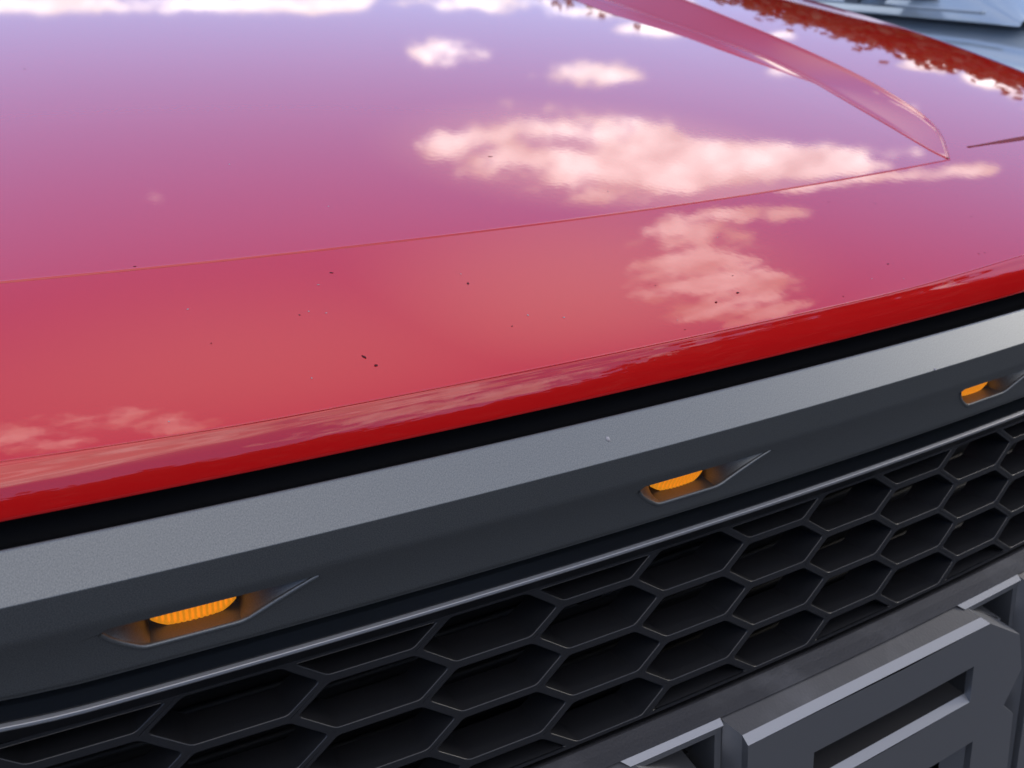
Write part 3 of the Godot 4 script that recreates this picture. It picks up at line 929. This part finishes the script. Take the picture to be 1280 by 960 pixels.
# ------------------------------------------------------------------ surroundings
func make_car(at: Vector3, turn: float) -> void:
	var car := thing("parked_car", "pale silver car parked beyond the bonnet's far side, out of focus", "car", at)
	car.rotation.y = turn
	car.scale = Vector3.ONE * 1.28
	# keys along the length (z from nose to tail): z, sill y, shoulder y, half width
	var zs := [2.25, 2.15, 1.9, 1.3, 0.9, 0.0, -0.9, -1.6, -2.1, -2.25]
	var tops := [0.55, 0.72, 0.84, 0.95, 0.98, 0.99, 1.0, 1.0, 0.95, 0.7]
	var wid := [0.55, 0.72, 0.83, 0.89, 0.90, 0.91, 0.91, 0.89, 0.80, 0.65]
	var zr := zs.duplicate(); zr.reverse()
	var tr := tops.duplicate(); tr.reverse()
	var wr := wid.duplicate(); wr.reverse()
	var mb := MB.new()
	var body := func(a: float, b: float) -> Vector3:
		var z := lerpf(-2.25, 2.25, b)
		var top := table(z, zr, tr)
		var hw := table(z, zr, wr)
		var ang := lerpf(-0.35, PI + 0.35, a)
		var cx := signf(cos(ang)) * pow(absf(cos(ang)), 0.35)
		var sy := signf(sin(ang)) * pow(absf(sin(ang)), 0.45)
		var mid := 0.62
		return Vector3(cx * hw, mid + sy * ((top - mid) if sy > 0.0 else 0.55), z)
	mb.grid(48, 60, body, Vector3(0, 1, 0))
	for k in mb.n.size():
		if mb.n[k].dot(mb.v[k] - Vector3(0, 0.5, mb.v[k].z * 0.9)) < 0.0: mb.n[k] = -mb.n[k]
	part("body", mb.mesh(), m.silver_paint, car)
	# cabin: roof, pillars as a shell, windows proud of it
	var zc := [-1.75, -1.15, -0.5, 0.1, 0.35, 1.05]
	var hc := [1.0, 1.40, 1.47, 1.45, 1.38, 0.97]
	var cb := MB.new()
	var cabin := func(a: float, b: float) -> Vector3:
		var z := lerpf(-1.75, 1.05, b)
		var top := table(z, zc, hc)
		var ang := lerpf(0.0, PI, a)
		var cx := signf(cos(ang)) * pow(absf(cos(ang)), 0.3)
		var sy := pow(absf(sin(ang)), 0.4)
		var y := 0.94 + sy * (top - 0.94)
		return Vector3(cx * (0.86 - 0.42 * (y - 0.94)), y, z)
	cb.grid(40, 40, cabin, Vector3.UP)
	part("cabin", cb.mesh(), m.silver_paint, car)
	for sd in [-1.0, 1.0]:
		for q in [[0.72, 0.06, 0.30, 0.0], [-0.02, -0.95, 0.0, -0.95]]:
			var wb := MB.new()
			var y0 := 1.0
			var y1 := 1.36
			var X := func(y: float) -> float: return sd * (0.872 - 0.42 * (y - 0.94))
			wb.flat([Vector3(X.call(y0), y0, q[0]), Vector3(X.call(y1), y1, q[2] - 0.04), Vector3(X.call(y1), y1, q[3] + 0.03), Vector3(X.call(y0), y0, q[1])], Vector3(sd, 0.2, 0))
			part("window", wb.mesh(), m.tinted_glass, car)
		var tb := MB.new()
		tb.box(Vector3(sd * 0.905 - 0.012, 0.968, -1.4), Vector3(sd * 0.905 + 0.012, 0.978, 0.95), 0.002)
		part("belt_moulding", tb.mesh(), m.silver_paint, car)
		var mr := MB.new()
		mr.box(Vector3(sd * 1.0 - 0.09, 0.98, 0.50), Vector3(sd * 1.0 + 0.09, 1.11, 0.62), 0.03)
		part("door_mirror", mr.mesh(), m.silver_paint, car)
		for z in [1.38, -1.38]:
			var wm := CylinderMesh.new()
			wm.top_radius = 0.33; wm.bottom_radius = 0.33; wm.height = 0.22
			var wo := part("wheel", wm, m.tyre_rubber, car)
			wo.rotation.z = PI / 2.0
			wo.position = Vector3(sd * 0.80, 0.33, z)
			var rm := CylinderMesh.new()
			rm.top_radius = 0.21; rm.bottom_radius = 0.21; rm.height = 0.236
			part("rim", rm, m.rim_alloy, wo)
	var ws := MB.new()
	ws.flat([Vector3(-0.70, 0.995, 1.03), Vector3(0.70, 0.995, 1.03), Vector3(0.60, 1.385, 0.375), Vector3(-0.60, 1.385, 0.375)], Vector3(0, 0.5, 1))
	part("windscreen", ws.mesh(), m.tinted_glass, car)

func make_trees() -> void:
	var rng := RandomNumberGenerator.new()
	rng.seed = 11
	# one crown of leaf clumps, shared; each tree turned and sized differently
	var crown := MB.new()
	for k in 300:
		var d := Vector3(rng.randfn(), rng.randfn(), rng.randfn()).normalized() * pow(rng.randf(), 0.4)
		var cpos := Vector3(d.x * 1.7, 2.3 + d.y * 1.15, d.z * 1.7)
		for j in 40:
			var p := cpos + Vector3(rng.randfn(), rng.randfn(), rng.randfn()) * 0.26
			var u := Vector3(rng.randfn(), rng.randfn(), rng.randfn()).normalized() * 0.11
			var w := u.cross(Vector3(rng.randfn(), rng.randfn(), rng.randfn())).normalized() * 0.075
			crown.flat([p - u, p - w, p + u, p + w], (p - Vector3(0, 2.0, 0)))
	var cm := crown.mesh()
	var trunk := MB.new()
	trunk.tube([Vector3(0, 0, 0), Vector3(0.03, 0.7, 0.02), Vector3(0.0, 1.4, 0.0), Vector3(0.05, 2.2, 0.05)], 0.11, 9)
	for k in 5:
		var a := TAU * k / 5.0
		trunk.tube([Vector3(0, 1.1 + 0.12 * k, 0), Vector3(cos(a) * 0.5, 1.8 + 0.1 * k, sin(a) * 0.5), Vector3(cos(a) * 1.0, 2.4, sin(a) * 1.0)], 0.045, 6)
	var tm := trunk.mesh()
	var what := ["broad", "tall", "leaning", "sparse", "low", "round", "dense", "narrow"]
	var n := 0
	for az in [32.5, 36.0, 38.5, 41.5, 44.5, 48.0, 52.0, 56.0, 60.0, 64.0, 68.0, 72.0, 77.0, 84.0, 95.0, 118.0, 130.0, 144.0, 160.0, 178.0, 196.0, 215.0, 236.0, 258.0, 280.0, 305.0, 330.0, 352.0, 12.0, 26.0]:
		var far := (7.5 if az > 110.0 and az < 250.0 else 34.0) + rng.randf_range(-0.5, 0.9)  # the near ones behind the viewer are added unseen to darken the grille's reflections
		var a := deg_to_rad(az)
		var o := thing("leafy_tree", "leafy green tree of the unseen row round the car park", "tree", Vector3(sin(a) * far, 0, -cos(a) * far), "trees round the car park")
		o.rotation.y = rng.randf() * TAU
		var sz := rng.randf_range(0.94, 1.06) * (1.15 if az > 110.0 and az < 250.0 else 2.2 if az > 46.0 and az < 90.0 else 1.85 if az > 30.0 and az < 50.0 else 1.5)
		o.scale = Vector3(sz * 1.15, sz, sz * 1.15)
		part("trunk", tm, m.bark, o)
		part("crown", cm, m.leaf, o)
		n += 1

func _ready() -> void:
	# camera
	var cam := Camera3D.new()
	cam.name = "camera"
	cam.transform = Transform3D(Basis(Vector3(0.88956, 0.021163, 0.456327), Vector3(0.187545, 0.893942, -0.407056), Vector3(-0.416545, 0.447683, 0.791246)).orthonormalized(), Vector3(-0.24774, 0.30538 + GY, 0.29997))
	cam.near = 0.02
	cam.far = 400.0
	add_child(cam)
	var ca := CameraAttributesPhysical.new()
	ca.frustum_focal_length = 27.19
	ca.frustum_focus_distance = 0.42
	ca.frustum_near = 0.02
	ca.frustum_far = 400.0
	ca.exposure_aperture = 13.0
	cam.attributes = ca
	cam.current = true
	# sky, sun behind thin cloud, exposure
	var we := WorldEnvironment.new()
	we.name = "environment"
	var env := Environment.new()
	env.background_mode = Environment.BG_SKY
	env.sky = make_sky()
	env.tonemap_mode = Environment.TONE_MAPPER_LINEAR
	env.tonemap_exposure = 2.25
	env.sdfgi_enabled = true
	env.ssao_enabled = true
	env.ssil_enabled = true
	we.environment = env
	add_child(we)
	var sun := DirectionalLight3D.new()
	sun.name = "sun"
	sun.light_energy = 0.15
	sun.light_color = Color(1.0, 0.96, 0.9)
	sun.light_angular_distance = 14.0
	sun.shadow_enabled = true
	var az := deg_to_rad(92.0)
	var el := deg_to_rad(22.0)
	sun.look_at_from_position(Vector3(sin(az) * cos(el), sin(el), -cos(az) * cos(el)), Vector3.ZERO, Vector3.UP)
	add_child(sun)
	noise.seed = 3
	make_materials()
	# setting
	var ground := MB.new()
	ground.flat([Vector3(-150, 0, -150), Vector3(150, 0, -150), Vector3(150, 0, 150), Vector3(-150, 0, 150)], Vector3.UP)
	var go := part("ground", ground.mesh(), m.asphalt, self)
	go.set_meta("kind", "structure")
	go.set_meta("label", "grey asphalt ground of the car park")
	make_trees()
	make_car(Vector3(4.3, 0, -3.4), 0.0)
	# the truck
	truck = thing("pickup_truck", "red pickup truck nose with grey grille surround and amber marker lights", "pickup truck", Vector3(0, GY, 0))
	make_bonnet()
	make_surround()
	make_grille()
	make_lettering()
	make_lower_nose()
